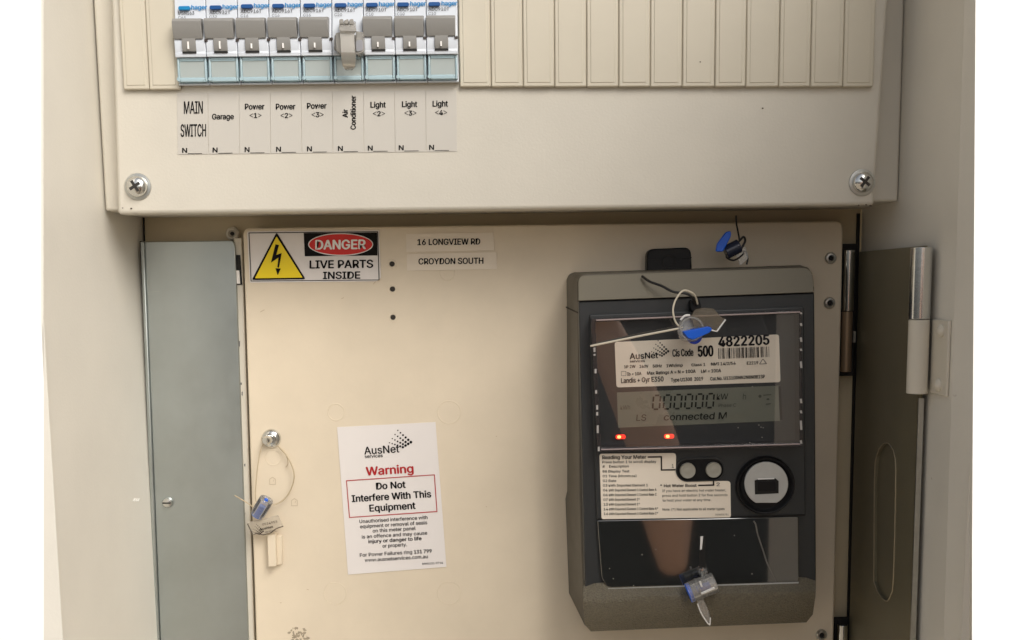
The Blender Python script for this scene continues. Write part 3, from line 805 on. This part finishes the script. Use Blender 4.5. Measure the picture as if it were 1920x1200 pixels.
# instruction label
YI = -.0016; I1 = YI - .0003
il = [(1124, 851), (1267.5, 849.5), (1267.3, 880)] + [(1289 - 22 * math.cos(a), 881 + 21.5 * math.sin(a)) for a in (rad(10), rad(30), rad(50), rad(70), rad(88))] + [(1369.5, 902), (1370.5, 970), (1128, 973.5)]
m = MB(); m.pprism(rounded(il, [5, 6, 0, 0, 0, 0, 0, 0, 6, 4, 4]), YI, -.0008); ins = m.build('instruction_label', PAPERW, mt)
ex, ey = (1, -.012), (.012, 1)
m = MB()
m.text('Reading Your Meter', 1129.5, 861, 6.6, 82, I1, ex, ey, bold=.016); m.text('Press button 1 to scroll display', 1129.5, 868.8, 4.6, 101, I1, ex, ey, bold=.006)
m.text('#    Description', 1129.8, 877, 4.6, 49, I1, ex, ey, bold=.006)
for j, (n_, s, wd) in enumerate((('88', 'Display Test', 39), ('01', 'Time (hh:mm:ss)', 52), ('02', 'Date', 14), ('03', 'kWh Imported Element 1', 73), ('04', 'kWh Imported Element 1 Control Rate A', 89), ('06', 'kWh Imported Element 1 Control Rate C', 89),
                                ('07', 'kWh Imported Element 2*', 57), ('13', 'kWh Exported Element 1*', 57), ('14', 'kWh Exported Element 1 Control Rate A*', 91), ('16', 'kWh Exported Element 1 Control Rate C*', 91))):
    y = 886 + 8.85 * j
    m.text(n_, 1130 + j * .25, y, 4.4, 8, I1, ex, ey, bold=.008); m.text(s, 1141 + j * .2, y, 4.4, wd, I1, ex, ey, bold=.008)
m.text('* Hot Water Boost', 1238, 913.5, 5.2, 68, I1, ex, ey, bold=.016)
m.text('If you have an electric hot water heater,', 1242, 922.5, 4.4, 119, I1, ex, ey); m.text('press and hold button 2 for five seconds', 1242, 931.5, 4.4, 122, I1, ex, ey)
m.text('to heat your water at any time.', 1242.5, 940.4, 4.4, 91, I1, ex, ey); m.text('Note: (*) Not applicable to all meter types', 1242.5, 957.5, 4.4, 116, I1, ex, ey, bold=.004)
m.text('300003751', 1341, 966.5, 3, 25, I1, ex, ey)
for p, q in (((1214.5, 857), (1241.2, 856.6)), ((1240, 857), (1240.3, 881.5)), ((1239, 881.3), (1266.5, 880.8)), ((1309, 910.2), (1339.3, 909.5)), ((1338, 910.5), (1338, 902))): m.bar(p, q, 2.6, I1)
m.text('1', 1259.5, 877, 6.5, None, I1, ex, ey); m.text('2', 1343.5, 911.5, 6.5, 6, I1, ex, ey)
m.build('print', mat('brown_black_ink', (.012, .009, .007), .6, spec=.15), ins, smooth=False)

# buttons
st = [(1289 + 20 * math.cos(a), 882 + 20 * math.sin(a)) for a in [rad(90 + 15 * i) for i in range(13)]] + [(1337 + 20 * math.cos(a), 880.5 + 20 * math.sin(a)) for a in [rad(-90 + 15 * i) for i in range(13)]]
st2 = [(1289 + 22 * math.cos(a), 881.5 + 22 * math.sin(a)) for a in [rad(90 + 15 * i) for i in range(13)]] + [(1337 + 22 * math.cos(a), 880 + 22 * math.sin(a)) for a in [rad(-90 + 15 * i) for i in range(13)]]
m = MB(); A = [Q(x, y, -.0022) for x, y in st2]; B = [Q(x, y, -.0022) for x, y in st]
m.loft([[p + Vector((0, .0012, 0)) for p in A], A, B, [p + Vector((0, .001, 0)) for p in B]], False, False)
br = m.build('button_surround', DARKGREY, mt)
m = MB(); m.flat(st, -.0013); m.build('button_recess', BLACKP, br, smooth=False)
for (x, y) in ((1289, 882), (1337.5, 880.5)):
    m = MB(); m.lathe(Q(x, y, -.0014), (0, -1, 0), [(.0046, 0), (.0046, .0012), (.0043, .0018), (.0030, .0013), (.0014, .0015), (.0004, .0017)], 28); m.build('button', GREYBTN, mt)

# optical port
c = Q(1434, 909, -.0010)
m = MB(); m.lathe(c, (0, -1, 0), [(.0172, 0), (.0170, .0022), (.0163, .0032), (.0158, .0030), (.0150, .0012), (.0140, .0004)], 48)
op = m.build('optical_port', BLACKP, mt)
R = 41; th0 = math.asin(36 / R)
plate = [(1437 + R * math.cos(a), 907 + R * math.sin(a)) for a in [math.pi - th0 + (math.pi + 2 * th0) * i / 40 for i in range(41)]]
m = MB(); m.pprism(plate, -.0030, -.0012); pl = m.build('port_plate', PLATEGREY, op, bevel=.0003)
m = MB(); m.pprism([(1415, 901), (1419, 899.5), (1423, 897.5), (1423, 899), (1450, 898.5), (1450, 896.5), (1454, 897), (1460, 902), (1460, 925), (1416, 927)], -.0033, -.0028); so = m.build('port_socket', BLACK, pl)
m = MB(); m.pprism([(1421, 903), (1455, 902), (1455, 920), (1421, 921)], -.0037, -.0032); m.build('socket_tongue', BLACKP, so, bevel=.0002)
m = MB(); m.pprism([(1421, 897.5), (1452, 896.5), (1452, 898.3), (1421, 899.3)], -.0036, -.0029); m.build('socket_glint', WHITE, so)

# ------------------------------------------------------------------ hinges and the swing plate on the right
m = None
sp = thing('swing_plate', 'dark steel hinge plate with long slot along the right wall', 'hinge plate', (.222, .02, ZB + .02))
zt = Q(1660, 467, .012).z
y0, y1 = .0640, -.0375
def slotpts(cy0, cy1, czt, czb, hw, n=10):
    c = (cy0 + cy1) / 2
    return [(c + hw * math.cos(a), czt - hw * 1.6 + hw * 1.6 * math.sin(a)) for a in [math.pi * i / n for i in range(n + 1)]] + [(c + hw * math.cos(a), czb + hw * 1.6 + hw * 1.6 * math.sin(a)) for a in [math.pi + math.pi * i / n for i in range(n + 1)]]
XP = .2215
# slot outline in world from the photo's slot on plane x = XP
sl_px = [(1639, 1090), (1640, 900), (1644, 855), (1653, 836), (1662, 831), (1671, 836), (1679, 860), (1680, 920), (1676, 1085), (1671, 1115), (1664, 1127), (1655, 1122), (1645, 1108)]
S = [onX(x, y, XP) for x, y in sl_px]
m = MB()
outer = [(y0, zt), (y1, zt), (y1, ZB + .02), (y0, ZB + .02)]
# plate with a pressed slot: ring between the outer outline and the slot, slot floor set back
bmx = m.bm
O = [m.v((XP, y, z_)) for y, z_ in outer]; I = [m.v(p) for p in S]
oe = [bmx.edges.new((O[i], O[(i + 1) % 4])) for i in range(4)]; ie = [bmx.edges.new((I[i], I[(i + 1) % len(I)])) for i in range(len(I))]
bmesh.ops.triangle_fill(bmx, use_beauty=True, edges=oe + ie)
fl = [m.v(p + Vector((.0016, 0, 0))) for p in S]
for i in range(len(I)):
    j = (i + 1) % len(I); m.face([I[i], I[j], fl[j], fl[i]])
m.face(fl)
O2 = [m.v((XP + .0018, y, z_)) for y, z_ in outer]
for i in range(4): m.face([O[i], O[(i + 1) % 4], O2[(i + 1) % 4], O2[i]])
pp = m.build('plate', DARKPLATE, sp)
m = MB(); S3 = [p + Vector((-.0002, 0, 0)) for p in S]
m.tube(S3 + [S3[0]], .00035, 6, 2); m.build('slot_edge', mat('pale_plate_edge', srgb(190, 176, 150), .35, .5), pp)  # paler line along the rim of the slot
m = MB(); m.box(XP - .0007, XP + .0022, y1 - .0012, y1, ZB + .02, zt - .082); m.build('front_edge', STEEL, pp)
# outer hinge, plated upper knuckle and painted lower one
ct_ = Q(1738, 464, -.0410); cb_ = Q(1734, 598, -.0410); ax = Vector((ct_.x, -.041, 0)); r = .0056
m = MB(); m.cyl((XP - .003, -.0412, cb_.z), (0, 0, 1), r, ct_.z - cb_.z, 28); m.build('hinge_knuckle', CHROME, sp, bevel=.0003)
hg = thing('wall_hinge', 'cream painted lower hinge leaf riveted to the right wall', 'hinge', (XP - .003, -.0412, Q(1730, 737, -.041).z))
m = MB(); m.cyl((XP - .0032, -.0418, Q(1730, 737, -.041).z), (0, 0, 1), .0054, cb_.z - Q(1730, 737, -.041).z - .0004, 28); m.build('knuckle', CREAM2, hg, bevel=.0003)
za, zb_ = Q(1770, 600, -.055).z, Q(1770, 740, -.055).z
m = MB(); m.box(XR - .0018, XR - .0002, -.0640, -.0440, zb_, za); m.build('leaf', CREAM2, hg, bevel=.0004)
for (x, y) in ((1765, 620), (1760, 722)):
    p = onX(x, y, XR - .002)
    m = MB(); m.lathe(p, (-1, 0, 0), [(.0034, -.0006), (.0033, .0006), (.0022, .0018), (.0007, .0022)], 18); m.build('rivet', CREAM2, hg)
# inner pin hinges
for (yt, yb, ym, lab) in ((457, 705, 583, 'shiny pin hinge at the upper right edge of the board'), (1159, 1420, 1300, 'pin hinge at the lower right edge of the board, cut by the frame')):
    xo = (yt - 457) * -.018
    z1, z0_, zm = Q(1592, yt + 12, .062).z, Q(1588, yb - 8, .062).z, Q(1590, ym, .062).z
    hx = Q(1592 + xo, yt + 60, .062).x
    h = thing('pin_hinge', lab, 'hinge', (hx, .064, z0_), 'hinges between board and swing plate')
    m = MB(); m.box(hx - .0038, hx + .0058, .0668, .0690, Q(1590, yb, .066).z, Q(1590, yt, .066).z); m.build('recess', BLACK, h)
    m = MB(); m.cyl((hx, .0625, zm), (0, 0, 1), .0034, z1 - zm, 24); m.build('upper_knuckle', mat('polished_steel', (.62, .62, .60), .1, 1.0), h, bevel=.0003)
    m = MB(); m.cyl((hx - .0004, .0625, z0_), (0, 0, 1), .0034, zm - z0_ - .0004, 24); m.build('lower_knuckle', mat('brown_coated_steel', srgb(150, 128, 104), .35, .5), h, bevel=.0003)
    m = MB(); m.box(hx + .0032, hx + .0046, .0600, .0640, zm - .020, zm - .013); m.build('weld_tab', STEEL, h)

# ------------------------------------------------------------------ wire seals
def seal(label, loc): return thing('wire_seal', label, 'seal', loc, 'blue and clear wire seals')
# behind the top of the meter
s1 = seal('dark wire seal with a deep blue flag, hanging above the meter', Q(1375, 492, .035))
m = MB(); m.ptube([(1380, 404, .040), (1381, 420, .040), (1384, 436, .036), (1386, 452, .034), (1378, 462, .033), (1368, 470, .032), (1362, 482, .032), (1376, 488, .033), (1392, 478, .034), (1396, 470, .036), (1402, 482, .036), (1400, 496, .036)], .00055, 6, 5)
m.ptube([(1386, 452, .034), (1394, 444, .033), (1397, 452, .034), (1390, 466, .034)], .0007, 6, 4)
m.build('wire', WIREBLACK, s1)
m = MB(); m.pprism(rounded([(1342, 472), (1345, 456), (1362, 434), (1371, 433), (1371, 443), (1356, 472)], 4), .0300, .0325); m.build('rotor_flag', SEALBLUE, s1, bevel=.0006)
m = MB(); m.cyl(Q(1360, 474, .034), (.7, 0, .35), .0042, .0095, 18); m.build('body', mat('smoky_seal_plastic', srgb(40, 46, 66), .2), s1, bevel=.0004)
m = MB(); m.pprism(rounded([(1378, 474), (1398, 462), (1404, 484), (1388, 498)], 4), .034, .0348); m.build('tag', CLEAR, s1)

# on the top edge of the meter window
s2 = seal('clear wire seal with bright blue rotor, at the top of the meter window', Q(1303, 642, -.022))
m = MB(); m.ptube([(1277, 616, -.0185), (1266, 602, -.0180), (1262, 580, -.0170), (1268, 560, -.0155), (1281, 545, -.0140), (1296, 548, -.0125), (1304, 556, -.0105), (1308, 570, -.0075)], .00055, 7, 6)
m.ptube([(1107, 649, -.0150), (1190, 632, -.0180), (1280, 614.5, -.0190)], .00060, 7, 4); m.build('wire', WIRE, s2)
m = MB(); m.ptube([(1204, 518, .0060), (1218, 528, .0005), (1240, 536, -.0045), (1262, 547, -.0085), (1285, 550, -.0100), (1297, 557, -.0100), (1304, 568, -.0070), (1308, 577, -.0030)], .00075, 7, 6)
m.build('cable', WIREBLACK, s2)
m = MB(); m.pprism(rounded([(1294, 563), (1312, 560), (1316, 582), (1296, 585)], 5), -.0060, .0005); m.build('anchor_eye', BLACKP, s2, bevel=.0005)
c = Q(1291, 618, -.0125)
m = MB(); m.lathe(c, (.05, -1, .1), [(.0068, 0), (.0072, .0006), (.0072, .0075), (.0066, .0085), (.0058, .0085), (.0058, .004)], 30); m.build('body', CLEAR, s2)
m = MB(); m.pprism(rounded([(1281, 622), (1290, 620), (1330, 612), (1336, 617), (1330, 624), (1312, 632), (1300, 637), (1290, 634)], 3), -.0235, -.0160); m.build('rotor', SEALBLUE, s2, bevel=.0006)
m = MB(); m.lathe(Q(1300, 630, -.0150), (0, -1, 0), [(.0044, 0), (.0044, .004)], 24); m.build('rotor_disc', mat('deep_blue_plastic', srgb(10, 56, 178), .3), s2, bevel=.0004)
tg = [(1296, 593), (1304, 580), (1322, 577), (1338, 579), (1349, 592), (1361, 599), (1344, 621.5), (1334, 619), (1316, 615), (1302, 612)]
m = MB(); m.pprism(tg, -.0200, -.0190); t2 = m.build('tag', clear_mat('smoky_tag', (.86, .84, .80), .08, srgb(176, 164, 146), .28), s2)
m = MB(); m.ptube([(1360.5, 599, -.0203), (1344, 621.5, -.0203), (1334, 619, -.0203)], .00045, 6, 1); m.ptube([(1276, 600, -.0205), (1284, 592, -.0208), (1293, 591, -.0205)], .0006, 6, 3); m.build('tag_edge', WHITE, t2)

# on the terminal cover at the bottom
s3 = seal('clear wire seal barrel with blue end, below the meter screw', Q(1315, 1168, -.016))
A, B_ = Q(1291, 1112, -.0115), Q(1341, 1092, -.0115); d = B_ - A
m = MB(); m.lathe(A, d, [(.0062, 0), (.0062, d.length), (.0052, d.length + .0004), (.0052, .0005)], 30, False, False)
m.lathe(A + d * .35, d, [(.0066, 0), (.0066, .0012)], 30); m.build('barrel', CLEAR, s3, bevel=.0002)
m = MB(); m.lathe(A - d * .02, d, [(.0058, 0), (.0058, .0024), (.003, .0026)], 28); m.build('rotor', SEALBLUE, s3, bevel=.0004)
m = MB(); m.lathe(A + d * .3, d, [(.0022, 0), (.0022, d.length * .5)], 16); m.build('core', mat('deep_blue_plastic', srgb(10, 56, 178), .3), s3)
m = MB(); m.pprism(rounded([(1306, 1124), (1316, 1118), (1327, 1140), (1333, 1164), (1326, 1167), (1314, 1148)], 4), -.0145, -.0135); t3 = m.build('tag', CLEAR, s3)
m = MB(); m.ptube([(1308, 1132, -.0148), (1314, 1148, -.0148), (1325, 1166, -.0148), (1331, 1172, -.0148)], .0004, 6, 3)
m.ptube([(1331, 1172, -.0148), (1332, 1158, -.0148)], .0004, 6, 1); m.ptube([(1315, 1113, -.0180), (1340, 1102, -.0180)], .0007, 6, 1); m.ptube([(1312, 1090, -.0175), (1316, 1100, -.0175)], .0006, 6, 1); m.build('tag_edge', WHITE, t3)
m = MB(); m.ptube([(1317, 1074, -.0060), (1318, 1082, -.0080), (1320, 1090, -.0100)], .0010, 8, 4); m.build('wire', STEEL, s3)

# on the latch stud of the board
s4 = seal('clear blue wire seal with printed tag, hung from the latch stud', Q(497, 1004, .052))
m = MB(); yb = .0545
m.ptube([(498, 828, .057), (490, 840, .0560), (484, 868, yb), (480, 905, yb), (479, 935, yb), (484, 946, .053)], .00035, 6, 5)
m.ptube([(520, 836, .057), (531, 846, .0560), (543, 864, yb), (551, 886, yb), (550, 904, yb), (541, 926, yb), (528, 940, yb), (512, 947, .053)], .00045, 6, 5)
m.ptube([(522, 838, .0575), (536, 854, .056), (540, 868, .056), (536, 876, .057)], .0003, 6, 5)
m.ptube([(440, 929, .050), (462, 942, .050), (478, 953, .051)], .0004, 6, 3); m.build('wire', mat('tan_nylon_wire', srgb(190, 172, 142), .3), s4)
A, B_ = Q(482, 966, .051), Q(499, 938, .049); d = B_ - A
m = MB(); m.lathe(A, d, [(.0046, 0), (.0046, d.length), (.0040, d.length + .0005), (.0040, .0003)], 26, False, False); m.build('barrel', CLEAR2, s4)
m = MB(); m.lathe(A, d, [(.0038, -.0006), (.0038, d.length * .55), (.0026, d.length * .6)], 22); m.build('rotor', mat('pale_blue_plastic', srgb(90, 140, 232), .2), s4, bevel=.0004)
m = MB(); m.lathe(B_, d, [(.0046, 0), (.0044, .0008), (.0032, .0009), (.0030, .0002)], 26); m.build('cap', CLEAR, s4)
m = MB(); m.lathe(B_ + Vector((0, -.001, 0)), d, [(.0013, 0), (.0012, .0012)], 14); m.build('cap_core', SEALBLUE, s4)
tg = [(464, 982), (470, 978), (494, 974), (521, 966), (531, 987), (518, 991), (508, 999), (494, 1003), (482, 1000), (474, 1003)]
m = MB(); m.pprism(tg, .0500, .0508); t4 = m.build('tag', clear_mat('translucent_tag', (.95, .94, .92), .08, srgb(222, 212, 194), .35), s4)
m = MB(); m.ptube([(464, 982, .0498), (474, 1003, .0498), (482, 1000, .0498), (494, 1003, .0498), (508, 999, .0498), (518, 991, .0498), (531, 987, .0498)], .0003, 6, 1); m.build('tag_edge', mat('brown_edge', (.06, .045, .03), .4), t4)
m = MB(); m.text('0524953', 492, 985.5, 4, 28, .0497, (1, -.2), (.2, 1)); m.text('AusNet', 487, 994.5, 4, 25, .0497, (1, -.2), (.2, 1), bold=.02); m.text('services', 497, 999, 3, 18, .0497, (1, -.2), (.2, 1))
logo(m, 481, 983, .5, .6, .0497, (1, 0), (0, 1)); m.build('print', INK, t4, smooth=False)

# ------------------------------------------------------------------ the photographer, seen only as a reflection in the meter
def skinned(name, pts, edges, m, parent=None, sub=2):
    """pts: (x, y, z, radius); one continuous surface grown along the edges, rooted at the first point"""
    me = bpy.data.meshes.new(name); o = bpy.data.objects.new(name, me); COL.objects.link(o)
    off = world_loc(parent) if parent else Vector(pts[0][:3])
    me.from_pydata([Vector(p[:3]) - off for p in pts], edges, [])
    md = o.modifiers.new('skin', 'SKIN'); md.use_smooth_shade = True
    for i, p in enumerate(pts):
        r = p[3]; me.skin_vertices[0].data[i].radius = r if isinstance(r, tuple) else (r, r)
    me.skin_vertices[0].data[0].use_root = True
    o.modifiers.new('sub', 'SUBSURF').levels = sub; o.modifiers['sub'].render_levels = sub
    me.materials.append(m)
    if parent: o.parent = parent
    else: o.location = off
    return o
def refl(px, py, Y, Yg):
    p = Q(px, py, 2 * Yg - Y); return (p.x, Y, p.z)
w0, w1, w2, w3, w4 = refl(1122, 600, -.72, -.010), refl(1180, 725, -.74, -.010), refl(1228, 840, -.76, -.010), refl(1246, 970, -.78, -.002), refl(1262, 1070, -.80, -.002)
PX, PY = .46, -1.08
shr = (PX - .02, PY + .02, -.10)
P = [(PX - .20, PY, -.52, (.14, .10)), (PX - .20, PY, -.36, (.13, .095)), (PX - .20, PY, -.18, (.155, .10)), (PX - .20, PY, -.05, (.10, .075)), (PX - .20, PY + .02, .02, .055),
     (PX - .20, PY + .05, .10, (.072, .085)), (PX - .20, PY + .045, .20, (.070, .085)),
     (*shr, .055), (w4[0] + .015, PY + .14, w4[2] + .10, .046), (*w4, .020), (*w3, .034), (*w2, .038), (*w1, .034), (*w0, .025),
     (w0[0] - .03, w0[1] + .02, w0[2] + .05, (.030, .014)),
     (PX - .39, PY + .02, -.10, .055), (PX - .48, PY + .12, -.36, .045), (PX - .46, PY + .30, -.16, .035), (PX - .45, PY + .34, -.10, .026), (PX - .44, PY + .36, -.05, (.028, .014)),
     (PX - .11, PY, -.60, .085), (PX - .10, PY + .02, -1.00, .058), (PX - .10, PY, -1.42, .042), (PX - .10, PY + .14, -1.46, .036),
     (PX - .29, PY, -.60, .085), (PX - .30, PY + .02, -1.00, .058), (PX - .30, PY, -1.42, .042), (PX - .30, PY + .14, -1.46, .036)]
E = [(0, 1), (1, 2), (2, 3), (3, 4), (4, 5), (5, 6), (3, 7), (7, 8), (8, 9), (9, 10), (10, 11), (11, 12), (12, 13), (13, 14),
     (3, 15), (15, 16), (16, 17), (17, 18), (18, 19), (0, 20), (20, 21), (21, 22), (22, 23), (0, 24), (24, 25), (25, 26), (26, 27)]
for h_, ux in ((14, -1), (19, 1)):
    x, y, z = P[h_][:3]
    for k_, (dx, dz, L_) in enumerate(((-.8, .5, .06), (-.9, .75, .075), (-.75, .95, .078), (-.5, 1.1, .07), (.6, .7, .05))):
        n = len(P); d = Vector((dx * -ux if ux > 0 else dx, .25, dz)).normalized() * L_ * .5
        P.append((x + d.x, y + d.y, z + d.z, .0085)); P.append((x + d.x * 2, y + d.y * 2.4, z + d.z * 1.8, .0075)); E += [(h_, n), (n, n + 1)]
ph = skinned('person', P, E, SKIN)
ph['label'] = 'photographer in dark clothes facing the cabinet, bare forearm mirrored in the meter window'; ph['category'] = 'person'
grow = lambda i, g: (*P[i][:3], tuple(a + g for a in P[i][3]) if isinstance(P[i][3], tuple) else P[i][3] + g)
S_ = [grow(0, .115), grow(1, .115), grow(2, .09), grow(3, .02), grow(7, .025), grow(8, .025), grow(15, .02), grow(16, .02)]
skinned('shirt', S_, [(0, 1), (1, 2), (2, 3), (3, 4), (4, 5), (3, 6), (6, 7)], SHIRT, ph)
T_ = [grow(0, .035), grow(20, .035), grow(21, .03), grow(22, .018), grow(24, .035), grow(25, .03), grow(26, .018)]
skinned('trousers', T_, [(0, 1), (1, 2), (2, 3), (0, 4), (4, 5), (5, 6)], TROUSER, ph)
hx, hy = PX - .20, PY + .045
m = MB(); m.lathe((hx, hy - .012, .13), (0, -.25, 1), [(.070, -.02), (.082, .03), (.084, .09), (.068, .135), (.030, .160), (.004, .164)], 20); m.build('hair', HAIR, ph)
